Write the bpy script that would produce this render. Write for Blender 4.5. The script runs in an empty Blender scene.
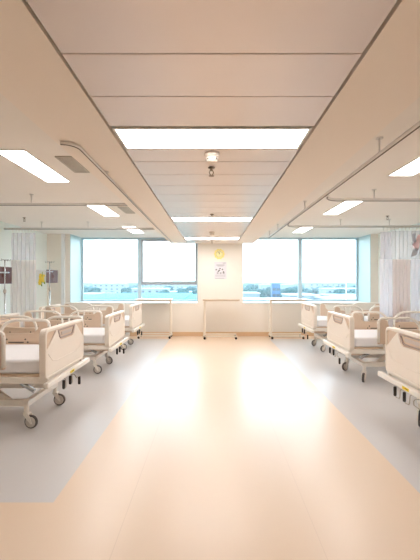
import bpy, bmesh, math, random
from mathutils import Vector, Matrix
random.seed(7)
PI = math.pi
C = bpy.context.scene.collection
sc = bpy.context.scene

# ------------------------------------------------------------------ colours / materials
def lin(c):
    c = c / 255.0
    return c / 12.92 if c <= 0.04045 else ((c + 0.055) / 1.055) ** 2.4
def rgb(r, g, b): return (lin(r), lin(g), lin(b), 1.0)

def mat(name, col, rough=0.5, metal=0.0, spec=0.5, noise=0.0, nscale=20.0, bump=0.0, bscale=60.0, emit=None, estr=0.0, coat=0.0):
    m = bpy.data.materials.new(name); m.use_nodes = True
    nt = m.node_tree; b = nt.nodes['Principled BSDF']
    b.inputs['Base Color'].default_value = col
    b.inputs['Roughness'].default_value = rough
    b.inputs['Metallic'].default_value = metal
    b.inputs['Specular IOR Level'].default_value = spec
    b.inputs['Coat Weight'].default_value = coat
    tc = nt.nodes.new('ShaderNodeTexCoord')
    if noise > 0:
        n = nt.nodes.new('ShaderNodeTexNoise'); n.inputs['Scale'].default_value = nscale; n.inputs['Detail'].default_value = 4
        nt.links.new(tc.outputs['Object'], n.inputs['Vector'])
        mx = nt.nodes.new('ShaderNodeMix'); mx.data_type = 'RGBA'
        mx.inputs['A'].default_value = tuple(c * (1 - noise) for c in col[:3]) + (1,)
        mx.inputs['B'].default_value = tuple(min(1, c * (1 + noise)) for c in col[:3]) + (1,)
        nt.links.new(n.outputs['Fac'], mx.inputs['Factor']); nt.links.new(mx.outputs['Result'], b.inputs['Base Color'])
    if bump > 0:
        n2 = nt.nodes.new('ShaderNodeTexNoise'); n2.inputs['Scale'].default_value = bscale
        nt.links.new(tc.outputs['Object'], n2.inputs['Vector'])
        bp = nt.nodes.new('ShaderNodeBump'); bp.inputs['Strength'].default_value = bump; bp.inputs['Distance'].default_value = 0.01
        nt.links.new(n2.outputs['Fac'], bp.inputs['Height']); nt.links.new(bp.outputs['Normal'], b.inputs['Normal'])
    if emit:
        b.inputs['Emission Color'].default_value = emit; b.inputs['Emission Strength'].default_value = estr
    return m

M = {}
M['wall'] = mat('wall_paint', rgb(242, 235, 225), 0.7, noise=0.015, nscale=3, spec=0.25)
M['wallside'] = mat('side_wall_paint', rgb(241, 247, 243), 0.7, noise=0.015, nscale=3, spec=0.25)
M['ceil'] = mat('ceiling_paint', rgb(247, 240, 232), 0.8, noise=0.01, nscale=2, spec=0.2)
M['bulk'] = mat('bulkhead_paint', rgb(250, 239, 228), 0.75, noise=0.01, nscale=2, spec=0.2)
M['panel'] = mat('ceiling_metal_panel', rgb(232, 220, 214), 0.30, metal=0.35, noise=0.02, nscale=4)
M['gap'] = mat('shadow_gap_brown', rgb(58, 40, 30), 0.8)
M['lampframe'] = mat('lamp_frame_white', rgb(245, 242, 236), 0.4)
M['diff'] = mat('lamp_diffuser', rgb(255, 250, 242), 0.5, emit=(1.0, 0.985, 0.975, 1), estr=7.6)
M['alu'] = mat('curtain_track_aluminium', rgb(222, 216, 210), 0.35, metal=0.15, noise=0.03, nscale=10)
M['frame'] = mat('window_frame_grey', rgb(196, 216, 224), 0.4, metal=0.0, noise=0.02)
M['framed'] = mat('window_sash_dark', rgb(176, 180, 186), 0.4, metal=0.0, noise=0.02)
M['sill'] = mat('sill_white', rgb(232, 236, 236), 0.35, noise=0.01)
M['cream'] = mat('bed_cream_plastic', rgb(242, 231, 219), 0.38, noise=0.015, nscale=6)
M['creammetal'] = mat('bed_cream_metal', rgb(242, 234, 224), 0.32, noise=0.02, nscale=9)
M['tan'] = mat('bed_tan_plastic', rgb(218, 193, 170), 0.42, noise=0.02, nscale=6)
M['handle'] = mat('bed_handle_grey', rgb(176, 156, 146), 0.4, noise=0.02)
M['handlein'] = mat('bed_handle_bar', rgb(206, 192, 184), 0.4, noise=0.02)
M['black'] = mat('black_rubber', rgb(40, 34, 32), 0.45, noise=0.05)
M['tyre'] = mat('tyre_grey', rgb(92, 84, 80), 0.6, noise=0.05)
M['hub'] = mat('wheel_hub', rgb(214, 204, 194), 0.4, noise=0.03)
M['mattress'] = mat('mattress_white', rgb(240, 238, 240), 0.75, bump=0.15, bscale=25, noise=0.01)
M['chrome'] = mat('chrome', rgb(205, 208, 212), 0.18, metal=0.95, noise=0.02)
M['yellow'] = mat('yellow_sticker', rgb(242, 210, 40), 0.5, noise=0.02)
M['brown'] = mat('cabinet_dark_brown', rgb(92, 50, 40), 0.5, spec=0.2, noise=0.08, nscale=5)
M['whiteg'] = mat('white_gloss', rgb(242, 244, 246), 0.25, noise=0.01)
M['tabletop'] = mat('table_top_beige', rgb(206, 186, 166), 0.35, noise=0.05, nscale=12)
M['tableleg'] = mat('table_leg_cream', rgb(238, 226, 210), 0.3, noise=0.02)
M['clock'] = mat('clock_yellow', rgb(246, 226, 128), 0.45, noise=0.03)
M['clockface'] = mat('clock_face', rgb(250, 240, 180), 0.45, noise=0.02)
M['mark'] = mat('print_dark', rgb(70, 64, 60), 0.6)
M['greyprint'] = mat('print_grey', rgb(168, 164, 166), 0.6)
M['poster'] = mat('poster_paper', rgb(222, 218, 222), 0.5, noise=0.02)
M['pink'] = mat('cloth_pink', rgb(252, 216, 220), 0.8, noise=0.05)
M['clothgrey'] = mat('cloth_grey', rgb(200, 200, 210), 0.8, noise=0.05)
M['petal'] = mat('petal_yellow', rgb(248, 222, 90), 0.6, noise=0.08)
M['leaf'] = mat('leaf_green', rgb(150, 176, 90), 0.6, noise=0.1)
M['vent'] = mat('vent_grey', rgb(190, 180, 166), 0.5, noise=0.03)
M['ventd'] = mat('vent_dark', rgb(110, 100, 90), 0.7)
M['detector'] = mat('detector_white', rgb(236, 222, 208), 0.45, noise=0.01)
M['brass'] = mat('sprinkler_metal', rgb(150, 132, 112), 0.3, metal=0.8)
M['base'] = mat('baseboard_peach', rgb(224, 190, 152), 0.35, noise=0.02)
# outdoors
M['ground'] = mat('outdoor_ground', rgb(80, 94, 88), 0.9, spec=0.05, noise=0.3, nscale=0.02)
M['tree'] = mat('tree_leaves', rgb(34, 64, 62), 0.9, spec=0.1, noise=0.35, nscale=0.6)
M['teal'] = mat('teal_roof', rgb(70, 128, 136), 0.8, spec=0.05, noise=0.06, nscale=0.1)
M['bwhite'] = mat('building_white', rgb(120, 130, 136), 0.8, noise=0.05, nscale=0.2)
M['broof'] = mat('building_roof', rgb(160, 172, 178), 0.8, spec=0.1, noise=0.06, nscale=0.1)
M['bblue'] = mat('building_blue', rgb(44, 82, 118), 0.5, noise=0.05, nscale=0.2)
M['bdark'] = mat('building_window', rgb(40, 52, 62), 0.3, noise=0.05)

def thin(name, col, trans, rough=0.8, tint=(1, 1, 1, 1)):
    """woven see-through cloth: part cloth, part open"""
    m = bpy.data.materials.new(name); m.use_nodes = True; nt = m.node_tree; nt.nodes.clear()
    out = nt.nodes.new('ShaderNodeOutputMaterial')
    d = nt.nodes.new('ShaderNodeBsdfDiffuse'); d.inputs['Color'].default_value = col
    tl = nt.nodes.new('ShaderNodeBsdfTranslucent'); tl.inputs['Color'].default_value = col
    tp = nt.nodes.new('ShaderNodeBsdfTransparent'); tp.inputs['Color'].default_value = tint
    m1 = nt.nodes.new('ShaderNodeMixShader'); m1.inputs[0].default_value = 0.4
    m2 = nt.nodes.new('ShaderNodeMixShader'); m2.inputs[0].default_value = trans
    nt.links.new(d.outputs[0], m1.inputs[1]); nt.links.new(tl.outputs[0], m1.inputs[2])
    nt.links.new(m1.outputs[0], m2.inputs[1]); nt.links.new(tp.outputs[0], m2.inputs[2])
    nt.links.new(m2.outputs[0], out.inputs['Surface'])
    return m
M['mesh'] = thin('curtain_mesh', rgb(248, 247, 252), 0.42)
M['meshdk'] = thin('curtain_mesh_grey', rgb(246, 243, 250), 0.25)
M['fabw'] = thin('curtain_white', rgb(248, 247, 252), 0.0)
M['fabb'] = thin('curtain_beige', rgb(242, 230, 226), 0.0)
M['fabg'] = thin('curtain_greige', rgb(240, 234, 232), 0.0)

def glass():
    m = bpy.data.materials.new('window_glass'); m.use_nodes = True; nt = m.node_tree; nt.nodes.clear()
    out = nt.nodes.new('ShaderNodeOutputMaterial')
    tp = nt.nodes.new('ShaderNodeBsdfTransparent'); tp.inputs['Color'].default_value = (0.955, 0.99, 1.0, 1)
    gl = nt.nodes.new('ShaderNodeBsdfGlossy'); gl.inputs['Roughness'].default_value = 0.02
    fr = nt.nodes.new('ShaderNodeFresnel'); fr.inputs['IOR'].default_value = 1.3
    mx = nt.nodes.new('ShaderNodeMixShader')
    nt.links.new(fr.outputs[0], mx.inputs[0]); nt.links.new(tp.outputs[0], mx.inputs[1]); nt.links.new(gl.outputs[0], mx.inputs[2])
    nt.links.new(mx.outputs[0], out.inputs['Surface'])
    return m
M['glass'] = glass()

# floor: peach vinyl with grey vinyl laid under the two rows of beds, welded seams
def floor_mat():
    m = bpy.data.materials.new('vinyl_floor'); m.use_nodes = True; nt = m.node_tree; b = nt.nodes['Principled BSDF']
    N = nt.nodes.new; L = nt.links.new
    geo = N('ShaderNodeNewGeometry'); sp = N('ShaderNodeSeparateXYZ'); L(geo.outputs['Position'], sp.inputs[0])
    def math_(op, a, bb=None):
        n = N('ShaderNodeMath'); n.operation = op
        for i, v in enumerate((a, bb)):
            if v is None: continue
            if isinstance(v, (int, float)): n.inputs[i].default_value = v
            else: L(v, n.inputs[i])
        return n.outputs[0]
    X, Y = sp.outputs['X'], sp.outputs['Y']
    lft = math_('LESS_THAN', X, -1.07); rgt = math_('GREATER_THAN', X, 1.46)
    side = math_('MAXIMUM', lft, rgt)
    grey = math_('MULTIPLY', math_('MULTIPLY', side, math_('GREATER_THAN', Y, 2.36)), math_('LESS_THAN', Y, 8.9))
    nz = N('ShaderNodeTexNoise'); nz.inputs['Scale'].default_value = 140; nz.inputs['Detail'].default_value = 3
    L(geo.outputs['Position'], nz.inputs['Vector'])
    mx = N('ShaderNodeMix'); mx.data_type = 'RGBA'
    mx.inputs['A'].default_value = rgb(233, 208, 183); mx.inputs['B'].default_value = rgb(211, 207, 206)
    L(grey, mx.inputs['Factor'])
    # seams
    s1 = math_('LESS_THAN', math_('ABSOLUTE', math_('SUBTRACT', X, -0.55)), 0.003)
    s2 = math_('LESS_THAN', math_('ABSOLUTE', math_('SUBTRACT', X, 0.62)), 0.002)
    s3 = math_('LESS_THAN', math_('ABSOLUTE', math_('SUBTRACT', math_('MODULO', Y, 2.2), 1.1)), 0.002)
    seam = math_('MULTIPLY', math_('MAXIMUM', math_('MAXIMUM', s1, s2), math_('MULTIPLY', s3, 0.5)), 0.15)
    mx2 = N('ShaderNodeMix'); mx2.data_type = 'RGBA'; mx2.blend_type = 'MULTIPLY'
    L(seam, mx2.inputs['Factor']); L(mx.outputs['Result'], mx2.inputs['A']); mx2.inputs['B'].default_value = (0.45, 0.35, 0.3, 1)
    mx3 = N('ShaderNodeMix'); mx3.data_type = 'RGBA'; mx3.blend_type = 'MULTIPLY'; mx3.inputs['Factor'].default_value = 0.06
    L(mx2.outputs['Result'], mx3.inputs['A']); L(nz.outputs['Color'], mx3.inputs['B'])
    L(mx3.outputs['Result'], b.inputs['Base Color'])
    b.inputs['Roughness'].default_value = 0.34
    b.inputs['Specular IOR Level'].default_value = 0.65
    b.inputs['Coat Weight'].default_value = 0.35; b.inputs['Coat Roughness'].default_value = 0.28
    return m
M['floor'] = floor_mat()

# ------------------------------------------------------------------ mesh helpers
class MB:
    def __init__(s): s.bm = bmesh.new()
    def box(s, x0, x1, y0, y1, z0, z1, mtx=None):
        vs = [s.bm.verts.new(Vector(p)) for p in ((x0,y0,z0),(x1,y0,z0),(x1,y1,z0),(x0,y1,z0),(x0,y0,z1),(x1,y0,z1),(x1,y1,z1),(x0,y1,z1))]
        for f in ((0,3,2,1),(4,5,6,7),(0,1,5,4),(1,2,6,5),(2,3,7,6),(3,0,4,7)): s.bm.faces.new([vs[i] for i in f])
        if mtx is not None:
            for v in vs: v.co = mtx @ v.co
        return s
    def bar(s, p0, p1, w, h):
        """rectangular bar from p0 to p1, w across, h in the upright direction"""
        p0, p1 = Vector(p0), Vector(p1); d = p1 - p0; L = d.length; d.normalize()
        up = Vector((0,0,1)) if abs(d.z) < 0.95 else Vector((0,1,0))
        side = d.cross(up).normalized(); up = side.cross(d).normalized()
        m = Matrix((( d.x, side.x, up.x, p0.x),(d.y, side.y, up.y, p0.y),(d.z, side.z, up.z, p0.z),(0,0,0,1)))
        return s.box(0, L, -w/2, w/2, -h/2, h/2, m)
    def tube(s, pts, r, n=10, caps=True, sx=1.0):
        pts = [Vector(p) for p in pts]; rings = []
        t0 = (pts[1]-pts[0]).normalized()
        ref = Vector((0,0,1)) if abs(t0.z) < 0.9 else Vector((1,0,0))
        u = t0.cross(ref).normalized()
        for i, p in enumerate(pts):
            if i == 0: t = (pts[1]-p)
            elif i == len(pts)-1: t = (p-pts[i-1])
            else: t = (pts[i+1]-p).normalized() + (p-pts[i-1]).normalized()
            t.normalize(); u = (u - t*u.dot(t)).normalized(); v = t.cross(u)
            rr = r[i] if isinstance(r, (list, tuple)) else r
            rings.append([s.bm.verts.new(p + u*(math.cos(2*PI*k/n)*rr*sx) + v*(math.sin(2*PI*k/n)*rr)) for k in range(n)])
        for a, b in zip(rings, rings[1:]):
            for k in range(n):
                f = s.bm.faces.new((a[k], a[(k+1)%n], b[(k+1)%n], b[k])); f.smooth = True
        if caps:
            s.bm.faces.new(rings[0][::-1]); s.bm.faces.new(rings[-1])
        return s
    def cyl(s, p0, p1, r, n=16): return s.tube([p0, p1], r, n)
    def prism(s, poly, axis, a0, a1):
        """polygon (list of 2D) extruded along axis 'x','y' or 'z' from a0 to a1"""
        def P(u, v, a):
            return {'x': (a,u,v), 'y': (u,a,v), 'z': (u,v,a)}[axis]
        A = [s.bm.verts.new(P(u,v,a0)) for u,v in poly]; B = [s.bm.verts.new(P(u,v,a1)) for u,v in poly]
        n = len(poly)
        s.bm.faces.new(A[::-1]); s.bm.faces.new(B)
        for i in range(n): s.bm.faces.new((A[i],A[(i+1)%n],B[(i+1)%n],B[i]))
        return s
    def ring(s, outer, inner, axis, a0, a1):
        def P(u, v, a):
            return {'x': (a,u,v), 'y': (u,a,v), 'z': (u,v,a)}[axis]
        n = len(outer)
        V = [[s.bm.verts.new(P(u,v,a)) for u,v in pl] for pl in (outer, inner) for a in (a0, a1)]
        o0,o1,i0,i1 = V
        for k in range(n):
            j = (k+1)%n
            s.bm.faces.new((o0[k],o0[j],o1[j],o1[k])); s.bm.faces.new((i0[j],i0[k],i1[k],i1[j]))
            s.bm.faces.new((o1[k],o1[j],i1[j],i1[k])); s.bm.faces.new((o0[j],o0[k],i0[k],i0[j]))
        return s
    def lathe(s, prof, c=(0,0,0), axis='z', n=20):
        rings = []
        for r, h in prof:
            ring = []
            for k in range(n):
                a = 2*PI*k/n; x, y = r*math.cos(a), r*math.sin(a)
                p = {'z': (x,y,h), 'y': (x,h,y), 'x': (h,x,y)}[axis]
                ring.append(s.bm.verts.new(Vector(c)+Vector(p)))
            rings.append(ring)
        for a, b in zip(rings, rings[1:]):
            for k in range(n):
                f = s.bm.faces.new((a[k],a[(k+1)%n],b[(k+1)%n],b[k])); f.smooth = True
        s.bm.faces.new(rings[0][::-1]); s.bm.faces.new(rings[-1])
        return s
    def blob(s, c, r, sub=2, jit=0.12, sc=(1,1,1)):
        g = bmesh.ops.create_icosphere(s.bm, subdivisions=sub, radius=1.0)
        for v in g['verts']:
            k = r*(1+random.uniform(-jit, jit)); v.co = Vector((v.co.x*k*sc[0], v.co.y*k*sc[1], v.co.z*k*sc[2])) + Vector(c)
        for v in g['verts']:
            for f in v.link_faces: f.smooth = True
        return s
    def build(s, name, m, parent=None, bevel=0.0, loc=None, rotz=0.0, seg=2):
        bmesh.ops.recalc_face_normals(s.bm, faces=s.bm.faces[:])
        me = bpy.data.meshes.new(name); s.bm.to_mesh(me); s.bm.free()
        me.materials.append(m)
        o = bpy.data.objects.new(name, me); C.objects.link(o)
        if parent is not None: o.parent = parent
        if loc is not None: o.location = loc
        o.rotation_euler.z = rotz
        if bevel > 0:
            b = o.modifiers.new('bevel', 'BEVEL'); b.width = bevel; b.segments = seg; b.limit_method = 'ANGLE'; b.angle_limit = math.radians(40)
        return o

def rrect(u0, u1, v0, v1, r, n=5):
    pts = []
    for cu, cv, a0 in ((u1-r, v1-r, 0), (u0+r, v1-r, PI/2), (u0+r, v0+r, PI), (u1-r, v0+r, 1.5*PI)):
        for k in range(n+1):
            a = a0 + PI/2*k/n; pts.append((cu+r*math.cos(a), cv+r*math.sin(a)))
    return pts

def thing(name, label, cat, loc=(0,0,0), rotz=0.0, group=None):
    o = bpy.data.objects.new(name, None); C.objects.link(o); o.empty_display_size = 0.1
    o.location = loc; o.rotation_euler.z = rotz
    return tag(o, label, cat, group)
def tag(o, label, cat, group=None):
    o['label'] = label; o['category'] = cat
    if group: o['group'] = group
    return o
def structure(o, label=None):
    o['kind'] = 'structure'
    if label: o['label'] = label
    return o
def kids(o): return [c for c in bpy.data.objects if c.parent == o]
def dup(o, label=None, parent=None):
    c = o.copy(); C.objects.link(c)
    if parent is not None: c.parent = parent
    if label: c['label'] = label
    for k in kids(o): dup(k, parent=c)
    return c

# ------------------------------------------------------------------ room
XL, XR = -4.42, 4.45          # side walls
D = 9.375; DG = 10.2          # back wall plane and window plane
ZC, ZB = 2.73, 2.48           # side ceiling, bulkhead underside
YF = -2.6                     # wall behind the viewpoint
SILL = 0.87
WL = (-3.80, -0.385); WR = (0.83, 4.25)

f = MB().box(XL, XR, YF, D, -0.12, 0.0).build('floor', M['floor']); structure(f)
w = MB().box(XL-0.15, XL, YF, DG+0.1, 0, ZC+0.2).build('wall_left', M['wallside']); structure(w)
w = MB().box(XR, XR+0.15, YF, DG+0.1, 0, ZC+0.2).build('wall_right', M['wallside']); structure(w)
w = MB().box(XL-0.15, XR+0.15, YF-0.15, YF, 0, ZC+0.2).build('wall_front', M['wall']); structure(w)
b = MB()
b.box(XL, XR, D, DG+0.1, -0.12, SILL)                 # under the windows
b.box(XL, WL[0], D, DG+0.1, SILL, ZC)
b.box(WL[1], WR[0], D, DG+0.1, SILL, ZC)
b.box(WR[1], XR, D, DG+0.1, SILL, ZC)
w = b.build('wall_back', M['wall']); structure(w)
b = MB().box(XL, XR, D-0.012, D, 0, 0.11)
structure(b.build('baseboard_back', M['base'], bevel=0.004))
structure(MB().box(XL, XL+0.012, YF, D-0.012, 0, 0.11).build('baseboard_left', M['base'], bevel=0.004))
structure(MB().box(XR-0.012, XR, YF, D-0.012, 0, 0.11).build('baseboard_right', M['base'], bevel=0.004))
structure(MB().box(-4.02, -3.93, D-0.05, D, 0.11, ZC).build('trim_1', M['whiteg'], bevel=0.006))

# ceiling: flat sides at ZC, lowered bulkhead with metal strip panels between dark shadow gaps
ceil = MB(); ceil.box(XL-0.15, XR+0.15, YF-0.15, DG+0.1, ZC, ZC+0.2)
ceil = ceil.build('ceiling', M['ceil']); structure(ceil)
PX = 0.652; GX = 0.668; BX = 1.11
seams = [-2.2, -1.74, -1.2, -0.7, -0.2, 0.3, 0.72, 1.12, 1.518, 1.87, 2.235]
after = [2.625, 2.896, 3.26, 3.63, 4.0, 4.36, 4.72, 5.08, 5.44]
after2 = [5.84, 6.2, 6.56, 6.92, 7.28, 7.66, 8.02]
after3 = [8.50, 8.86, 9.2]
LAMPS_C = [(2.245, 2.615), (5.45, 5.83), (8.03, 8.49)]
bk = MB()
for s in (-1, 1):
    bk.box(min(s*GX, s*BX), max(s*GX, s*BX), YF, D, ZB, ZC)
bk.box(-GX, GX, 9.21, D, ZB, ZC)
bk = bk.build('bulkhead', M['bulk'], ceil)
MB().box(-GX, GX, YF, 9.21, ZB+0.05, ZB+0.07).build('shadow_gap_lining', M['gap'], ceil)
for grp in (seams, after, after2, after3):
    for y0, y1 in zip(grp, grp[1:]):
        MB().box(-PX, PX, y0+0.003, y1-0.003, ZB, ZB+0.02).build('metal_panel', M['panel'], ceil, bevel=0.003)

# ---- windows
def window(name, x0, x1, xm, awning):
    fr = MB(); t = 0.055
    y0, y1 = DG-0.04, DG+0.03
    fr.box(x0, x0+t, y0, y1, SILL, ZC); fr.box(x1-t, x1, y0, y1, SILL, ZC)
    fr.box(x0+t, x1-t, y0, y1, SILL, SILL+0.05); fr.box(x0+t, x1-t, y0, y1, ZC-0.06, ZC)
    o = structure(fr.build(name, M['frame'], bevel=0.004))
    MB().box(xm-0.055, xm+0.055, y0-0.02, y1, SILL+0.05, ZC-0.06).build('mullion', M['frame'], o, bevel=0.004)
    MB().box(x0+t, xm-0.055, DG-0.006, DG+0.006, SILL+0.05, ZC-0.06).build('pane', M['glass'], o)
    MB().box(xm+0.055, x1-t, DG-0.006, DG+0.006, SILL+0.05, ZC-0.06).build('pane', M['glass'], o)
    if awning:
        a = MB(); xa, xb = xm+0.055, x1-t
        a.box(xa, xb, y0-0.035, y0+0.03, 1.36, 1.455)
        a.box(xa, xa+0.05, y0-0.035, y0, 1.455, ZC-0.06); a.box(xb-0.05, xb, y0-0.035, y0, 1.455, ZC-0.06)
        a.box(xa+0.05, xb-0.05, y0-0.035, y0, ZC-0.11, ZC-0.06)
        sash = a.build('sash', M['framed'], o, bevel=0.004)
        MB().box((xa+xb)/2-0.06, (xa+xb)/2+0.06, y0-0.07, y0-0.035, 1.39, 1.42).build('handle', M['framed'], sash, bevel=0.005)
    MB().box(x0, x1, D-0.02, DG-0.04, SILL, SILL+0.018).build('window_sill', M['sill'], o, bevel=0.004)
    return o
M['skytint'] = mat('reveal_sky_tint_blue', rgb(206, 232, 236), 0.4, noise=0.01)  # cyan sky light on the window reveals, put into this colour
structure(MB().box(WL[0], WL[0]+0.012, D+0.002, DG-0.04, SILL+0.02, ZC-0.002).build('trim_skytint_2', M['skytint']))  # board added on the left reveal to carry the sky tint
structure(MB().box(WR[1]-0.012, WR[1], D+0.002, DG-0.04, SILL+0.02, ZC-0.002).build('trim_skytint_3', M['skytint']))  # same added sky-tinted board, right reveal
window('window_1', WL[0], WL[1], -2.10, True)
window('window_2', WR[0], WR[1], 2.56, False)

# ------------------------------------------------------------------ ceiling lamps, vents, detectors
def lamp(x0, x1, y0, y1, z, label, group, house=0.0005):
    cx, cy = (x0+x1)/2, (y0+y1)/2; hx, hy = (x1-x0)/2, (y1-y0)/2
    t = thing('ceiling_light', label, 'ceiling light', (cx, cy, z), 0, group)
    e = 0.018
    MB().ring([(-hx,-hy),(hx,-hy),(hx,hy),(-hx,hy)], [(-hx+e,-hy+e),(hx-e,-hy+e),(hx-e,hy-e),(-hx+e,hy-e)], 'z', -0.007, 0.0).build('frame', M['lampframe'], t)
    MB().box(-hx, hx, -hy, hy, 0.0, 0.0 + house).build('housing', M['lampframe'], t)
    MB().box(-hx+e, hx-e, -hy+e, hy-e, -0.004, -0.0002).build('diffuser', M['diff'], t)
    return t
for (y0, y1), w_ in zip(LAMPS_C, ('nearest, before the round detector', 'second, halfway along', 'last, by the window pier')):
    lamp(-PX+0.006, PX-0.006, y0+0.012, y1-0.004, ZB+0.004, 'wide white light panel across the metal ceiling strips, ' + w_, 'wide lights in the centre strip', 0.045)
for (y0, y1), w_ in zip(((3.30, 4.38), (5.55, 6.73), (8.0, 9.15)), ('nearest, beside the large vent', 'second, by the small vent', 'last, at the window')):
    lamp(-2.07, -1.76, y0, y1, ZC-0.001, 'slim white light in the left side ceiling, ' + w_, 'slim lights over the left beds')
for (y0, y1), w_ in zip(((2.95, 4.12), (5.25, 6.55), (7.85, 9.05)), ('nearest, cut by the edge', 'second, behind the near cross track', 'last, at the window')):
    lamp(2.06, 2.36, y0, y1, ZC-0.001, 'slim white light in the right side ceiling, ' + w_, 'slim lights over the right beds')

def vent(x0, x1, y0, y1, label):
    t = thing('air_vent', label, 'air vent', ((x0+x1)/2, (y0+y1)/2, ZC), 0, 'grey vents in the left ceiling')
    hx, hy = (x1-x0)/2, (y1-y0)/2; e = 0.025
    MB().ring([(-hx,-hy),(hx,-hy),(hx,hy),(-hx,hy)], [(-hx+e,-hy+e),(hx-e,-hy+e),(hx-e,hy-e),(-hx+e,hy-e)], 'z', -0.012, 0.0).build('frame', M['vent'], t)
    MB().box(-hx+e, hx-e, -hy+e, hy-e, -0.002, 0.0).build('backing', M['ventd'], t)
    g = MB(); n = 7
    for i in range(n):
        x = -hx+e+(i+0.5)*(2*hx-2*e)/n
        g.bar((x, -hy+e, -0.006), (x, hy-e, -0.006), 0.013, 0.003)
    g.build('louvre', M['vent'], t)
vent(-1.56, -1.39, 3.47, 3.98, 'grey louvred air vent in the left ceiling beside the nearest side light')
vent(-1.58, -1.41, 5.85, 6.42, 'small grey air vent in the left ceiling beside the second side light')

def detector(y, label):
    t = thing('smoke_detector', label, 'smoke detector', (0, y, ZB), 0)
    MB().lathe([(0.058,0.0),(0.060,-0.012),(0.052,-0.030),(0.046,-0.034)]).build('base', M['detector'], t)
    MB().lathe([(0.046,-0.034),(0.044,-0.055),(0.030,-0.068),(0.012,-0.072)]).build('sensor_head', M['detector'], t)
    g = MB()
    for k in range(8):
        a = 2*PI*k/8; g.box(-0.006, 0.006, 0.040, 0.0465, -0.052, -0.040, Matrix.Rotation(a, 4, 'Z'))
    g.build('slot', M['ventd'], t)
detector(2.72, 'round white smoke detector on the metal ceiling just past the nearest wide light')
detector(7.15, 'round white smoke detector on the metal ceiling before the last wide light')
def sprinkler(x, y, z, label, s=1.0):
    t = thing('sprinkler_head', label, 'sprinkler', (x, y, z), 0)
    MB().lathe([(0.030*s,0.0),(0.032*s,-0.006*s),(0.012*s,-0.012*s),(0.010*s,-0.03*s)], n=14).build('escutcheon', M['brass'], t)
    g = MB()
    for sx in (-1, 1): g.tube([(sx*0.010*s,0,-0.026*s),(sx*0.018*s,0,-0.045*s),(sx*0.004*s,0,-0.072*s)], 0.004*s, 6)
    g.build('yoke', M['brass'], t)
    MB().lathe([(0.024*s,-0.072*s),(0.024*s,-0.076*s)], n=14).build('deflector', M['brass'], t)
sprinkler(-0.005, 3.05, ZB, 'small metal sprinkler head just behind the nearest smoke detector')
sprinkler(0, 5.22, ZB, 'small metal sprinkler head just before the second wide light')
sprinkler(0, 8.62, ZB, 'small metal sprinkler head just past the last wide light')
sprinkler(-3.70, 6.9, ZC, 'small sprinkler head on the left side ceiling above the curtain')
sprinkler(3.37, 6.72, ZC, 'small sprinkler head on the right side ceiling before the far cross track')

# ------------------------------------------------------------------ curtain tracks
def arc(c, r, a0, a1, z, n=8):
    return [(c[0]+r*math.cos(a0+(a1-a0)*k/n), c[1]+r*math.sin(a0+(a1-a0)*k/n), z) for k in range(n+1)]
def track(name, label, pts, hang, ztop, group, r=0.018):
    t = thing(name, label, 'curtain track', pts[0], 0, group)
    o = Vector(pts[0]); P = [Vector(p)-o for p in pts]
    rail = MB()
    for dx in (0,):
        rail.tube([(p.x, p.y, p.z) for p in P], r, 8)
    rail.build('rail', M['alu'], t)
    sl = MB().tube([(p.x, p.y, p.z-r*0.94) for p in P], r*0.34, 6); sl.build('slot', M['ventd'], t)
    for h in hang:
        h = Vector(h)-o; top = ztop-o.z
        g = MB().cyl((h.x, h.y, h.z+0.015), (h.x, h.y, top-0.008), 0.008, 10)
        g.lathe([(0.03, top-0.008),(0.03, top)], (h.x, h.y, 0), n=14)
        g.build('hanger', M['alu'], t)
ZT = 2.59
# right main run, hung from the ceiling and bending to the wall at its near end
pr = [(2.6, 1.62, ZT)] + arc((1.75, 1.92), 0.30, -PI/2, -PI, ZT)[0:] + [(1.45, 2.6, ZT), (1.45, 5.0, ZT), (1.45, 8.95, ZT)]
track('curtain_track', 'long aluminium curtain track hung along the right edge of the bulkhead', pr,
      [(1.45, y, ZT) for y in (3.03, 5.46, 7.7, 8.8)], ZC, 'ceiling curtain tracks')
for y, lb, hx in ((4.75, 'near aluminium cross track hung over the right beds, in front of the second slim light', (2.2, 3.9)),
                  (7.10, 'far aluminium cross track on the right carrying the white curtain', (2.61, 3.6))):
    track('curtain_track', lb, arc((1.72, y-0.22), 0.22, PI, PI/2, ZT) + [(2.6, y, ZT), (4.40, y, ZT)], [(x, y, ZT) for x in hx], ZC, 'ceiling curtain tracks')
# left main run fixed under the bulkhead, bending outwards at its near end
pl = arc((-1.065, 2.56), 0.10, -PI/2, 0, ZB-0.016) + [(-0.97, 3.2, ZB-0.016), (-0.985, 4.4, ZB-0.016), (-1.0, 6.0, ZB-0.016), (-1.02, 9.2, ZB-0.016)]
track('curtain_track', 'long curtain track fixed under the left edge of the bulkhead', pl, [(-0.965, y, ZB-0.016) for y in (3.17,)], ZB, 'ceiling curtain tracks', 0.012)
for y, lb, hx in ((5.02, 'near aluminium cross track hung over the left beds', (-2.59, -3.9)),
                  (7.40, 'far aluminium cross track on the left carrying the greige curtain', (-2.62, -3.6))):
    track('curtain_track', lb, [(-1.112, y, ZT), (-2.6, y, ZT), (-4.40, y, ZT)], [(x, y, ZT) for x in hx], ZC, 'ceiling curtain tracks')

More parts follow.
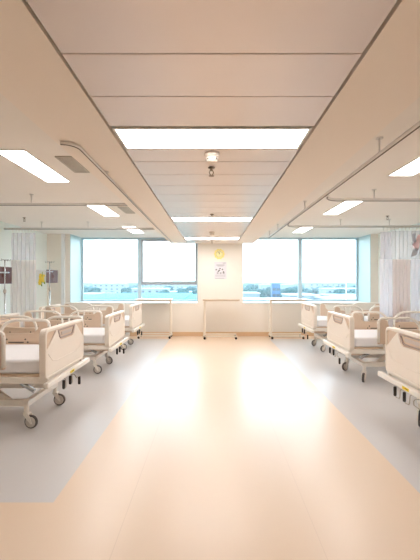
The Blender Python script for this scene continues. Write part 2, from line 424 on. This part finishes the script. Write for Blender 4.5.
# ------------------------------------------------------------------ curtains
def pleat(x0, x1, y, z0, z1, amp, n, seg=8, ph=0.0, taper=0.0):
    bm = MB(); N = n*seg; rows = 8; V = []
    for j in range(rows+1):
        z = z0+(z1-z0)*j/rows; row = []
        for i in range(N+1):
            u = i/N; a = u*n*2*PI+ph
            x = x0+(x1-x0)*u + 0.012*math.sin(2*a) + taper*(1-j/rows)*(u-0.5)
            row.append(bm.bm.verts.new((x, y+amp*(0.75+0.25*(1-j/rows))*math.sin(a)+0.01*math.sin(u*9+j), z)))
        V.append(row)
    for j in range(rows):
        for i in range(N):
            fc = bm.bm.faces.new((V[j][i],V[j][i+1],V[j+1][i+1],V[j+1][i])); fc.smooth = True
    return bm
def hooks(x0, x1, y, z, n, parent):
    for i in range(n):
        x = x0+(x1-x0)*(i+0.5)/n
        MB().cyl((x, y, z-0.01), (x, y, ZT-0.026), 0.005, 6).build('hook', M['alu'], parent)
def solid(o, th):
    s = o.modifiers.new('thickness', 'SOLIDIFY'); s.thickness = th; return o
# left
yc = 7.40
t = thing('privacy_curtain', 'bunched greige privacy curtain with pale mesh top hanging on the left', 'curtain', (0, 0, 0))
pleat(-4.26, -3.72, yc, 0.30, 1.92, 0.032, 6).build('fabric', M['fabg'], t)
pleat(-4.24, -3.73, yc, 1.925, 2.50, 0.03, 6).build('mesh_top', M['meshdk'], t)
hooks(-4.24, -3.73, yc, 2.51, 8, t)
# right: white leaf, beige leaf, white leaf
yc = 7.10
t = thing('privacy_curtain', 'white and beige striped privacy curtain with sheer mesh top hanging on the right', 'curtain', (0, 0, 0))
pleat(3.40, 3.66, yc, 0.30, 1.92, 0.03, 3).build('fabric', M['fabw'], t)['label'] = 'white outer strip of fabric'
pleat(3.665, 4.03, yc+0.01, 0.30, 1.92, 0.032, 5).build('fabric', M['fabb'], t)['label'] = 'beige middle strip of fabric'
pleat(4.035, 4.36, yc, 0.30, 1.92, 0.03, 4).build('fabric', M['fabw'], t)['label'] = 'white strip of fabric next to the wall'
pleat(3.42, 3.64, yc, 1.925, 2.47, 0.04, 3).build('mesh_top', M['meshdk'], t)
pleat(3.64, 4.05, yc+0.01, 1.925, 2.50, 0.04, 5).build('mesh_top', M['mesh'], t)
pleat(4.05, 4.36, yc, 1.925, 2.50, 0.04, 4).build('mesh_top', M['mesh'], t)
hooks(3.44, 4.34, yc, 2.51, 12, t)
# pink and grey cloth pinned on the mesh
t = thing('hanging_cloth', 'pink and grey cloth hanging on the mesh of the right curtain', 'cloth', (4.06, yc-0.052, 2.18))
def leaf(pts, m, nm):
    solid(MB().prism([(u, v) for u, v in pts], 'y', -0.008, 0.006).build(nm, m, t, bevel=0.004), 0.002)
leaf([(-0.04,0.24),(0.02,0.28),(0.06,0.10),(0.02,0.04),(-0.02,0.10)], M['clothgrey'], 'upper_fold')
leaf([(0.03,0.10),(0.10,0.24),(0.14,0.22),(0.11,-0.02),(0.07,-0.10),(0.0,-0.02),(-0.03,0.03)], M['pink'], 'pink_fold')
leaf([(-0.07,-0.22),(0.06,-0.18),(0.10,-0.05),(0.04,-0.02),(-0.02,-0.08)], M['clothgrey'], 'lower_fold')

# ------------------------------------------------------------------ hospital bed (foot at x = 0, head at +x)
BL = 1.96
def make_bed(label):
    t = thing('hospital_bed', label, 'hospital bed', (0,0,0), 0, 'hospital beds in the ward')
    up = []
    # footboard
    z0, z1 = 0.50, 0.99; hw = 0.50
    fb = MB().prism(rrect(-hw+0.012, hw-0.012, z0+0.01, z1-0.012, 0.05), 'x', 0.012, 0.056).build('footboard', M['tan'], t); up.append(fb)
    rim = MB().ring(rrect(-hw, hw, z0, z1, 0.06), rrect(-hw+0.028, hw-0.028, z0+0.028, z1-0.034, 0.045), 'x', 0.0, 0.068)
    rim.build('rim', M['cream'], fb, bevel=0.008)
    H = z1-z0
    def zz(k): return z0+k*H
    poly = [(-0.472, zz(0.06)), (0.472, zz(0.06)), (0.474, zz(0.58)), (0.42, zz(0.66)), (0.34, zz(0.80)), (0.265, zz(0.925)), (0.235, zz(0.925)),
            (0.19, zz(0.73)), (0.15, zz(0.685)), (-0.15, zz(0.685)), (-0.19, zz(0.73)), (-0.235, zz(0.925)), (-0.265, zz(0.925)), (-0.34, zz(0.80)), (-0.42, zz(0.66)), (-0.474, zz(0.58))]
    for xa, xb in ((0.001, 0.014), (0.054, 0.067)):
        MB().prism(poly, 'x', xa, xb).build('face_panel', M['cream'], fb, bevel=0.005)
    # lower pressed swage on the outer face
    sw = [(-0.45, zz(0.50)), (-0.36, zz(0.34)), (-0.26, zz(0.29)), (0.26, zz(0.29)), (0.36, zz(0.34)), (0.45, zz(0.50))]
    MB().tube([(0.0005, y, z) for y, z in sw], 0.0045, 6).build('swage', M['cream'], fb)
    tr = [(-0.225, zz(0.915)), (0.225, zz(0.915)), (0.18, zz(0.755)), (0.14, zz(0.715)), (-0.14, zz(0.715)), (-0.18, zz(0.755))]
    tri = [(-0.195, zz(0.89)), (0.195, zz(0.89)), (0.157, zz(0.772)), (0.13, zz(0.745)), (-0.13, zz(0.745)), (-0.157, zz(0.772))]
    hd = MB().ring(tr, tri, 'x', 0.002, 0.064).build('handle', M['handle'], fb, bevel=0.003)
    MB().box(0.004, 0.012, -0.13, 0.13, zz(0.785), zz(0.855)).build('grip', M['handlein'], hd, bevel=0.008)
    # headboard
    h0, h1 = 0.50, 0.95
    hb = MB().prism(rrect(-0.48, 0.48, h0, h1, 0.07), 'x', BL-0.045, BL).build('headboard', M['tan'], t, bevel=0.006); up.append(hb)
    MB().ring(rrect(-0.485, 0.485, h0-0.005, h1+0.005, 0.075), rrect(-0.45, 0.45, h0+0.03, h1-0.03, 0.05), 'x', BL-0.052, BL+0.007).build('rim', M['cream'], hb, bevel=0.006)
    MB().ring(rrect(-0.16, 0.16, h1-0.13, h1-0.06, 0.03), rrect(-0.14, 0.14, h1-0.115, h1-0.075, 0.018), 'x', BL-0.05, BL+0.005).build('handle', M['handle'], hb)
    # bumper bar below the footboard
    bb = MB().box(-0.055, -0.005, -0.565, 0.565, 0.435, 0.490).build('bumper_bar', M['creammetal'], t, bevel=0.012, seg=3); up.append(bb)
    MB().box(-0.0572, -0.055, -0.055, 0.055, 0.450, 0.478).build('sticker', M['yellow'], bb)['label'] = 'yellow warning sticker'
    MB().box(-0.0578, -0.0572, -0.040, 0.012, 0.462, 0.468).build('sticker_print', M['mark'], bb)
    # upper frame
    uf = MB()
    for s in (-1, 1): uf.box(0.0, BL-0.05, s*0.44-0.02, s*0.44+0.02, 0.455, 0.515)
    for x in (0.02, 0.62, 1.22, BL-0.1): uf.box(x, x+0.05, -0.42, 0.42, 0.46, 0.51)
    uf = uf.build('upper_frame', M['creammetal'], t, bevel=0.006); up.append(uf)
    for xa, xb in ((0.065, 0.55), (0.56, 0.95), (0.96, 1.24), (1.25, BL-0.06)):
        p = MB().box(xa, xb, -0.43, 0.43, 0.518, 0.54).build('mattress_platform', M['tan'], t, bevel=0.006); up.append(p)
    # side guards: a foot half and a head half on both sides
    def guard(xe, xi, s):
        d = 1 if xi > xe else -1; y = s*0.475; L = abs(xi-xe)
        P = lambda u, v: (xe+d*u, v)
        lo = [P(0.0, 0.60), P(L-0.03, 0.60), P(L, 0.63), P(L, 0.76), P(L-0.05, 0.80), P(0.20, 0.815), P(0.15, 0.86), P(0.135, 0.93), P(0.10, 0.955), P(0.02, 0.955), P(0.0, 0.93)]
        g = MB().prism(lo, 'y', y-0.014, y+0.014).build('side_guard', M['tan'], t, bevel=0.006); up.append(g)
        pts = [P(0.012, 0.62), P(0.012, 0.90), P(0.022, 0.945), P(0.05, 0.965), P(0.10, 0.972), P(L-0.22, 0.972)]
        for k in range(1, 8):
            a = PI/2*k/7; pts.append(P(L-0.22+0.20*math.sin(a), 0.972-0.17*(1-math.cos(a))))
        pts.append(P(L-0.015, 0.66))
        MB().tube([(x, y, z) for x, z in pts], 0.019, 10).build('rail', M['creammetal'], g)
        ho = MB()
        for u, v in ((0.30, 0.735), (L-0.10, 0.735), (0.27, 0.700), (L-0.07, 0.700)):
            x, z = P(u, v); ho.cyl((x, y-0.0155, z), (x, y+0.0155, z), 0.011, 12)
        xa, za = P(0.32, 0.70); xb, zb = P(L-0.12, 0.70)
        ho.box(min(xa,xb), max(xa,xb), y-0.0155, y+0.0155, 0.690, 0.706)
        ho.build('latch_hole', M['ventd'], g)
        for u in (0.12, L-0.12):
            x, _ = P(u, 0)
            MB().box(x-0.02, x+0.02, y-s*0.035-0.012, y-s*0.035+0.012, 0.515, 0.66).build('bracket', M['creammetal'], g)
    for s in (-1, 1):
        guard(0.41, 1.04, s); guard(BL-0.12, 1.12, s)
    # base frame
    bf = MB()
    for s in (-1, 1): bf.box(0.26, BL-0.22, s*0.30-0.022, s*0.30+0.022, 0.215, 0.285)
    for x in (0.28, BL-0.29): bf.box(x-0.03, x+0.03, -0.345, 0.345, 0.222, 0.280)
    bf.box(0.9, 0.96, -0.28, 0.28, 0.225, 0.275)
    bf.build('base_frame', M['creammetal'], t, bevel=0.008)
    for s in (-1, 1):
        for xa, xb in ((0.50, 0.80), (BL-0.45, BL-0.75)):
            MB().bar((xa, s*0.245, 0.25), (xb, s*0.245, 0.485), 0.035, 0.06).build('lift_arm', M['creammetal'], t, bevel=0.006)
    for xa, xb in ((0.36, 0.66), (BL-0.36, BL-0.66)):
        MB().tube([(xa, 0, 0.27), (xb, 0, 0.46)], 0.024, 12).build('actuator', M['chrome'], t)
    a = MB().box(0.1, 0.36, -0.12, 0.12, 0.37, 0.43).build('crank_box', M['tan'], t, bevel=0.008); up.append(a)
    # fold-away cranks under the bumper
    for y in (0.0, 0.17, -0.17):
        if y >= 0:
            c = MB().tube([(0.12, y-0.04, 0.42), (-0.02, y-0.04, 0.42), (-0.036, y-0.04, 0.41), (-0.040, y-0.04, 0.34), (-0.042, y-0.03, 0.325), (-0.045, y+0.02, 0.322), (-0.045, y+0.035, 0.33)], 0.005, 8)
            c = c.build('crank', M['vent'], t); up.append(c); z = 0.33; yy = y+0.035
        else:
            c = MB().tube([(0.12, y+0.06, 0.40), (-0.03, y+0.06, 0.40), (-0.045, y+0.055, 0.385), (-0.05, y+0.04, 0.355), (-0.05, y-0.04, 0.350), (-0.05, y-0.055, 0.342)], 0.005, 8)
            c = c.build('crank', M['vent'], t); up.append(c); z = 0.252; yy = y-0.055
        MB().tube([(-0.047, yy, z), (-0.047, yy, z+0.008), (-0.047, yy, z+0.085), (-0.047, yy, z+0.093)], [0.011, 0.015, 0.015, 0.011], 10).build('grip', M['black'], c)['label'] = 'black crank grip'
    # castors
    for x, y in ((0.28, -0.325), (0.28, 0.325), (BL-0.29, -0.325), (BL-0.29, 0.325)):
        k = MB().cyl((0,0,0.14), (0,0,0.235), 0.024, 12)
        k.lathe([(0.030,0.135),(0.032,0.15),(0.024,0.165)], n=14)
        for s in (-1, 1):
            k.prism([(-0.075,0.055),(-0.060,0.052),(0.005,0.125),(0.02,0.16),(-0.03,0.16),(-0.055,0.12)], 'y', s*0.026-0.004, s*0.026+0.004)
        k.box(-0.035, 0.015, -0.03, 0.03, 0.142, 0.16)
        k = k.build('castor', M['creammetal'], t, loc=(x, y, 0), rotz=random.uniform(-0.5, 0.5), bevel=0.002)
        wc = (-0.052, 0, 0.068)
        prof = [(0.050,-0.016),(0.062,-0.015),(0.067,-0.008),(0.068,0.0),(0.067,0.008),(0.062,0.015),(0.050,0.016)]
        MB().lathe(prof, wc, 'y', 28).build('tyre', M['tyre'], k)
        MB().lathe([(0.012,-0.021),(0.044,-0.018),(0.054,-0.0165),(0.054,0.0165),(0.044,0.018),(0.012,0.021)], wc, 'y', 24).build('hub', M['hub'], k)
    for o in up: o['lift'] = 1
    return t
def make_mattress(label):
    m = MB().prism(rrect(0.075, BL-0.065, -0.425, 0.425, 0.06), 'z', 0.541, 0.685)
    m = m.build('mattress', M['mattress'], None, bevel=0.03, seg=4)
    return tag(m, label, 'mattress', 'white mattresses on the beds')

beds = [(-1.60, 3.87, PI, 0.03, 'cream hospital bed nearest on the left, its whole crank side and footboard in view', 'white mattress on the nearest bed of the left row'),
        (-1.60, 5.93, PI, -0.045, 'cream hospital bed in the middle of the left row', 'white mattress on the middle bed of the left row'),
        (-1.66, 7.80, PI, -0.02, 'cream hospital bed last in the left row, by the left window', 'white mattress on the last bed of the left row'),
        (1.88, 3.30, 0.0, 0.01, 'cream hospital bed nearest on the right, its footboard cut by the picture edge', 'white mattress on the nearest bed of the right row'),
        (1.97, 5.50, 0.0, -0.02, 'cream hospital bed in the middle of the right row', 'white mattress on the middle bed of the right row'),
        (2.08, 7.66, 0.0, -0.01, 'cream hospital bed last in the right row, by the right window', 'white mattress on the last bed of the right row')]
bed0 = make_bed(beds[0][4]); mat0 = make_mattress(beds[0][5])
made = []
for i, (x, y, rz, lift, lb, ml) in enumerate(beds):
    b_ = bed0 if i == 0 else dup(bed0, lb)
    m_ = mat0 if i == 0 else dup(mat0, ml)
    made.append((b_, m_, x, y, rz, lift))
for i, (b_, m_, x, y, rz, lift) in enumerate(made):
    b_.location = (x, y, 0); b_.rotation_euler.z = rz
    m_.location = (x, y, lift+0.001); m_.rotation_euler.z = rz
    for c in kids(b_):
        if c.get('lift'): c.location.z = lift
        if c.name.startswith('castor'):
            c.rotation_euler.z = random.uniform(-0.35, 0.35) if i < 3 else random.uniform(0.5, 1.0)
for o in bpy.data.objects:
    if 'lift' in o: del o['lift']

# ------------------------------------------------------------------ overbed tables
def table(label, x, y, flip):
    t = thing('overbed_table', label, 'overbed table', (x, y, 0), 0, 'overbed tables under the windows')
    s = -1 if flip else 1
    tp = MB().prism(rrect(-0.47, 0.47, -0.2, 0.2, 0.03), 'z', 0.985, 1.010).build('tabletop', M['tabletop'], t, bevel=0.004)
    MB().box(-0.45*1, 0.45, -0.03, 0.03, 0.955, 0.985).build('top_bracket', M['tableleg'], t, bevel=0.004)
    MB().box(s*-0.43-0.03, s*-0.43+0.03, -0.045, 0.045, 0.09, 0.96).build('column', M['tableleg'], t, bevel=0.008)
    MB().box(s*-0.43-0.018, s*-0.43+0.018, -0.03, 0.03, 0.5, 0.958).build('inner_column', M['chrome'], t, bevel=0.004)
    b = MB()
    b.box(-0.46, -0.43+0.02, -0.19, 0.19, 0.066, 0.10) if s == 1 else b.box(0.41, 0.46, -0.19, 0.19, 0.066, 0.10)
    for yy in (-0.17, 0.17): b.box(-0.45, 0.40, yy-0.02, yy+0.02, 0.066, 0.10) if s == 1 else b.box(-0.40, 0.45, yy-0.02, yy+0.02, 0.066, 0.10)
    b.build('base_frame', M['tableleg'], t, bevel=0.006)
    for xx in (-0.42*s, 0.37*s):
        for yy in (-0.17, 0.17):
            k = MB().cyl((xx, yy, 0.04), (xx, yy, 0.068), 0.012, 10)
            k.box(xx-0.018, xx+0.018, yy-0.016, yy+0.016, 0.04, 0.058)
            k = k.build('castor', M['black'], t)
            MB().lathe([(0.012,-0.015),(0.027,-0.013),(0.030,0.0),(0.027,0.013),(0.012,0.015)], (xx, yy, 0.030), 'y', 16).build('wheel', M['black'], k)
    return t
table('cream overbed table below the clock, against the pier between the windows', 0.235, 8.98, False)
table('cream overbed table with its column on the right, below the left window', -1.50, 9.08, True)
table('cream overbed table below the right window, column on its left side', 1.94, 9.02, False)

# ------------------------------------------------------------------ clock and notice on the pier
cx, cz = 0.195, 2.195
t = thing('wall_clock', 'yellow scalloped wall clock above the notice on the pier', 'clock', (cx, D, cz))
pts = [((0.135+0.012*math.cos(10*a))*math.cos(a), (0.135+0.012*math.cos(10*a))*math.sin(a)) for a in [2*PI*k/80 for k in range(80)]]
MB().prism(pts, 'y', -0.03, 0.0).build('rim', M['clock'], t, bevel=0.004)
MB().lathe([(0.098,-0.034),(0.098,-0.03)], axis='y', n=40).build('face', M['clockface'], t)
g = MB()
for k in range(12):
    a = 2*PI*k/12; g.box(-0.006, 0.006, -0.0365, -0.034, 0.070, 0.090, Matrix.Rotation(a, 4, 'Y'))
g.build('hour_mark', M['mark'], t)
MB().box(-0.006, 0.006, -0.039, -0.0365, -0.01, 0.050, Matrix.Rotation(0.25, 4, 'Y')).build('hour_hand', M['mark'], t)
MB().box(-0.004, 0.004, -0.041, -0.039, -0.01, 0.075, Matrix.Rotation(-0.5, 4, 'Y')).build('minute_hand', M['mark'], t)
MB().lathe([(0.010,-0.043),(0.010,-0.034)], axis='y', n=14).build('pin', M['mark'], t)

t = thing('notice_poster', 'pale grey notice sheet with small dark icons below the clock', 'poster', (0.225, D, 1.755))
MB().box(-0.165, 0.165, -0.006, 0.0, -0.23, 0.23).build('sheet', M['poster'], t)
pr_ = MB()
def blk(u0, u1, v0, v1, bmx): bmx.box(u0, u1, -0.0075, -0.006, v0, v1)
gp = MB()
blk(0.06, 0.14, 0.19, 0.205, gp)
blk(-0.11, 0.11, 0.135, 0.155, gp); blk(-0.08, 0.08, 0.11, 0.122, gp)
for k in range(4): blk(-0.135, 0.135, -0.115-0.016*k, -0.110-0.016*k, gp)
for u in (-0.1, -0.02, 0.06): blk(u, u+0.05, -0.09, -0.05, gp)
blk(-0.14, 0.10, -0.215, -0.203, gp)
gp.build('text_line', M['greyprint'], t)
for u, v in ((-0.11, 0.025), (-0.055, -0.02), (-0.01, 0.055), (0.055, 0.03), (0.085, -0.035), (-0.03, 0.01)):
    pr_.lathe([(0.015,-0.0075),(0.015,-0.006)], (u, 0, v), 'y', 12); pr_.box(u-0.024, u+0.024, -0.0075, -0.006, v-0.018, v-0.008)
pr_.build('icon', M['mark'], t)

# ------------------------------------------------------------------ left wall: cabinets, drip stands, flowers
def cabinet(y0, y1, label):
    t = thing('wall_cabinet', label, 'wall cabinet', (XL, (y0+y1)/2, 1.43), 0, 'brown wall cabinets on the left wall')
    h = (y1-y0)/2
    MB().box(0.001, 0.535, -h, h, 0.0, 0.315).build('body', M['whiteg'], t, bevel=0.004)
    for s in (-1, 1):
        d = MB().box(0.536, 0.556, s*h/2-h/2+0.003, s*h/2+h/2-0.003, 0.0, 0.315).build('door', M['brown'], t, bevel=0.003)
        MB().box(0.556, 0.566, s*0.03-0.008, s*0.03+0.008, 0.12, 0.2).build('handle', M['brown'], d)
cabinet(6.20, 6.76, 'brown-doored wall cabinet by the left edge, behind the nearer drip stand')
cabinet(8.20, 8.78, 'brown-doored wall cabinet beside the yellow flowers in the far left corner')

def iv(x, y, ztop, label):
    t = thing('drip_stand', label, 'drip stand', (x, y, 0), 0, 'chrome drip stands')
    b = MB()
    for k in range(5):
        a = 2*PI*k/5+0.3; b.tube([(0,0,0.10),(0.10*math.cos(a),0.10*math.sin(a),0.085),(0.20*math.cos(a),0.20*math.sin(a),0.055)], 0.011, 8)
    b.build('base', M['chrome'], t)
    for k in range(5):
        a = 2*PI*k/5+0.3; px, py = 0.20*math.cos(a), 0.20*math.sin(a)
        MB().lathe([(0.010,-0.011),(0.023,-0.009),(0.023,0.009),(0.010,0.011)], (px, py, 0.024), 'y', 12).cyl((px,py,0.024),(px,py,0.06),0.007,8).build('castor', M['black'], t)
    MB().cyl((0,0,0.09), (0,0,1.30), 0.0145, 12).build('pole', M['chrome'], t)
    MB().cyl((0,0,1.30), (0,0,ztop), 0.010, 12).build('inner_pole', M['chrome'], t)
    MB().lathe([(0.022,1.27),(0.024,1.29),(0.024,1.32),(0.018,1.335)], n=14).build('clamp', M['vent'], t)
    MB().box(-0.10, 0.07, -0.012, 0.012, ztop-0.24, ztop-0.215).build('cross_bar', M['chrome'], t, bevel=0.004)
    h = MB()
    for a in (0, PI/2, PI, 1.5*PI):
        c, s = math.cos(a), math.sin(a)
        h.tube([(0,0,ztop-0.01),(0.05*c,0.05*s,ztop),(0.09*c,0.09*s,ztop-0.02),(0.105*c,0.105*s,ztop+0.015)], 0.005, 6)
    h.build('hook', M['chrome'], t)
iv(-3.665, 6.19, 1.86, 'chrome drip stand before the brown cabinet by the left edge')
iv(-3.735, 8.05, 1.92, 'chrome drip stand in the far left corner, before the yellow flowers')

t = thing('flower_garland', 'hanging bunch of yellow flowers on the white end of the far left cabinet', 'flowers', (-3.965, 8.16, 1.42))
for i in range(13):
    u, v = random.uniform(-0.055, 0.055), random.uniform(-0.02, 0.24); u += (v-0.1)*0.15
    f = MB()
    for k in range(5):
        a = 2*PI*k/5+i; f.blob((u+0.02*math.cos(a), random.uniform(-0.02,0.01), v+0.02*math.sin(a)), 0.017, 1, 0.05)
    f.build('flower', M['petal'], t)
lf = MB()
for i in range(9):
    u, v = random.uniform(-0.06, 0.06), random.uniform(-0.08, 0.22)
    lf.blob((u, 0.015, v), 0.03, 1, 0.1, (0.5, 0.25, 1.2))
lf.tube([(0, 0.03, 0.27), (0.0, 0.02, 0.1), (-0.02, 0.02, -0.06)], 0.006, 6)
lf.build('leaves', M['leaf'], t)

# ------------------------------------------------------------------ outdoors
GZ = -15.0
g = MB().box(-1500, 1500, 12, 2600, GZ-1, GZ).build('ground', M['ground']); structure(g)
def tree_mesh(name):
    b = MB(); b.tube([(0,0,0),(0.1,0,3.5)], [0.35, 0.2], 8)
    for k in range(9):
        a = random.uniform(0, 2*PI); r = random.uniform(0, 2.2)
        b.blob((r*math.cos(a), r*math.sin(a), random.uniform(3.5, 7.0)), random.uniform(1.5, 2.4), 2, 0.16)
    return b.build(name, M['tree'])
protos = [tree_mesh('tree') for _ in range(3)]
def trees(n, xr, yr, label, group, first):
    for i in range(n):
        d = random.uniform(*yr); u = random.uniform(*xr)
        p = protos[i % 3]
        o = p if first and i < 3 else p.copy()
        if o is not p: C.objects.link(o)
        o.location = (u*d, d, GZ); s = random.uniform(0.9, 1.35); o.scale = (s*1.2, s*1.2, s); o.rotation_euler.z = random.uniform(0, 6)
        tag(o, label, 'tree', group)
trees(46, (-0.40, -0.03), (225, 460), 'hazy blue-green tree in the belt seen through the left window', 'trees beyond the left window', True)
trees(54, (0.07, 0.42), (205, 460), 'hazy blue-green tree in the belt seen through the right window', 'trees beyond the right window', False)
wd = MB()
for i in range(700):
    d = random.uniform(430, 1100); u = random.uniform(-0.48, 0.48)
    wd.blob((u*d, d, GZ+random.uniform(1, 4)), random.uniform(5, 9), 1, 0.2, (1.8, 1.2, 0.8))
wd = wd.build('woodland', M['tree']); tag(wd, 'distant hazy woodland along the horizon outside both windows', 'woodland'); wd['kind'] = 'stuff'

def building(x, y, w_, d_, h, label, group=None, wall='bwhite', roof='broof', pitched=False, cat='building', nm='low_building'):
    t = thing(nm, label, cat, (x, y, GZ), 0, group)
    MB().box(-w_/2, w_/2, -d_/2, d_/2, 0, h).build('walls', M[wall], t)
    if pitched:
        MB().prism([(-w_/2-0.5, h), (w_/2+0.5, h), (0, h+w_*0.06)], 'y', -d_/2-0.5, d_/2+0.5).build('roof', M[roof], t)
    else:
        MB().box(-w_/2-0.4, w_/2+0.4, -d_/2-0.4, d_/2+0.4, h, h+0.5).build('roof', M[roof], t)
    n = max(2, int(w_/5)); nf = max(1, int(h/3.2))
    for fl in range(nf):
        g_ = MB()
        for k in range(n):
            xx = -w_/2+(k+0.5)*w_/n; g_.box(xx-0.9, xx+0.9, -d_/2-0.05, -d_/2+0.02, fl*3.2+1.0, fl*3.2+2.4)
        g_.build('window_row', M['bdark'], t)
    return t
building(-38, 168, 52, 84, 8.2, 'large teal-roofed hall just outside and below the left window', None, 'bwhite', 'teal', False, nm='warehouse')
building(-3.5, 165, 15, 70, 8.0, 'smaller teal-roofed hall below the right pane of the left window', None, 'bwhite', 'teal', False, nm='warehouse')
wl = 'pale low building among the trees outside the left window'
for x, y, w_, h in ((-70, 215, 18, 8), (-45, 260, 26, 10), (-22, 250, 16, 8), (-95, 330, 30, 13), (-60, 380, 26, 14), (-15, 340, 24, 9), (-110, 300, 16, 9), (-33, 420, 30, 15)):
    building(x, y, w_, 14, h, wl, 'pale buildings beyond the left window')
wr = 'white flat-roofed building among the trees outside the right window'
for x, y, w_, h in ((27, 150, 26, 8.0), (60, 158, 22, 8.2), (44, 176, 14, 9), (72, 195, 18, 8), (20, 200, 12, 9), (95, 260, 26, 10), (60, 330, 30, 12), (120, 380, 34, 13)):
    building(x, y, w_, 18, h, wr, 'white buildings beyond the right window')
building(35.3, 195, 4.4, 5, 14.2, 'blue block rising above the white roofs outside the right window', None, 'bblue', 'bblue', False, nm='tower_block')
t = thing('mast', 'thin dark mast standing outside the right window', 'mast', (23.0, 60, GZ))
MB().tube([(0,0,0),(0,0,16.0)], [0.16, 0.07], 10).build('pole', M['framed'], t)
MB().lathe([(0.08,15.9),(0.2,16.1),(0.2,16.45),(0.1,16.6)], n=12).build('lamp_head', M['framed'], t)

# haze in the air outside
hz = MB().box(-900, 900, 14, 1400, GZ+0.05, 60)
hm = bpy.data.materials.new('outdoor_haze'); hm.use_nodes = True; nt = hm.node_tree; nt.nodes.clear()
out = nt.nodes.new('ShaderNodeOutputMaterial'); vs = nt.nodes.new('ShaderNodeVolumeScatter')
vs.inputs['Color'].default_value = (0.93, 0.98, 1.0, 1); vs.inputs['Density'].default_value = 0.0004; vs.inputs['Anisotropy'].default_value = 0.2
nt.links.new(vs.outputs[0], out.inputs['Volume'])
hz = hz.build('haze', hm); tag(hz, 'pale bluish haze hanging over the town outside', 'haze'); hz['kind'] = 'stuff'

# ------------------------------------------------------------------ sky, camera, view
w = bpy.data.worlds.new('World'); sc.world = w; w.use_nodes = True; nt = w.node_tree
bg = nt.nodes['Background']
tc = nt.nodes.new('ShaderNodeTexCoord'); sp = nt.nodes.new('ShaderNodeSeparateXYZ'); rp = nt.nodes.new('ShaderNodeValToRGB')
nt.links.new(tc.outputs['Generated'], sp.inputs[0]); nt.links.new(sp.outputs['Z'], rp.inputs['Fac'])
rp.color_ramp.elements[0].color = (0.80, 0.925, 1.0, 1); rp.color_ramp.elements[0].position = 0.0
rp.color_ramp.elements[1].color = (0.62, 0.82, 1.0, 1); rp.color_ramp.elements[1].position = 0.7
nt.links.new(rp.outputs['Color'], bg.inputs['Color']); bg.inputs['Strength'].default_value = 3.5

cam = bpy.data.cameras.new('camera'); co = bpy.data.objects.new('camera', cam); C.objects.link(co)
co.location = (0, 0, 1.5); co.rotation_euler = (PI/2, 0, 0)
cam.sensor_fit = 'HORIZONTAL'; cam.sensor_width = 36; cam.lens = 36*350/420; cam.shift_x = -2/420
cam.clip_end = 5000; cam.clip_start = 0.05
sc.camera = co
sc.view_settings.view_transform = 'Standard'; sc.view_settings.look = 'None'
sc.view_settings.exposure = 1.1; sc.view_settings.gamma = 1.0; sc.view_settings.use_curve_mapping = False
sc.cycles.use_denoising = True
sc.cycles.max_bounces = 10; sc.cycles.diffuse_bounces = 7; sc.cycles.glossy_bounces = 4; sc.cycles.transparent_max_bounces = 12; sc.cycles.volume_bounces = 1
sc.cycles.sample_clamp_indirect = 6.0
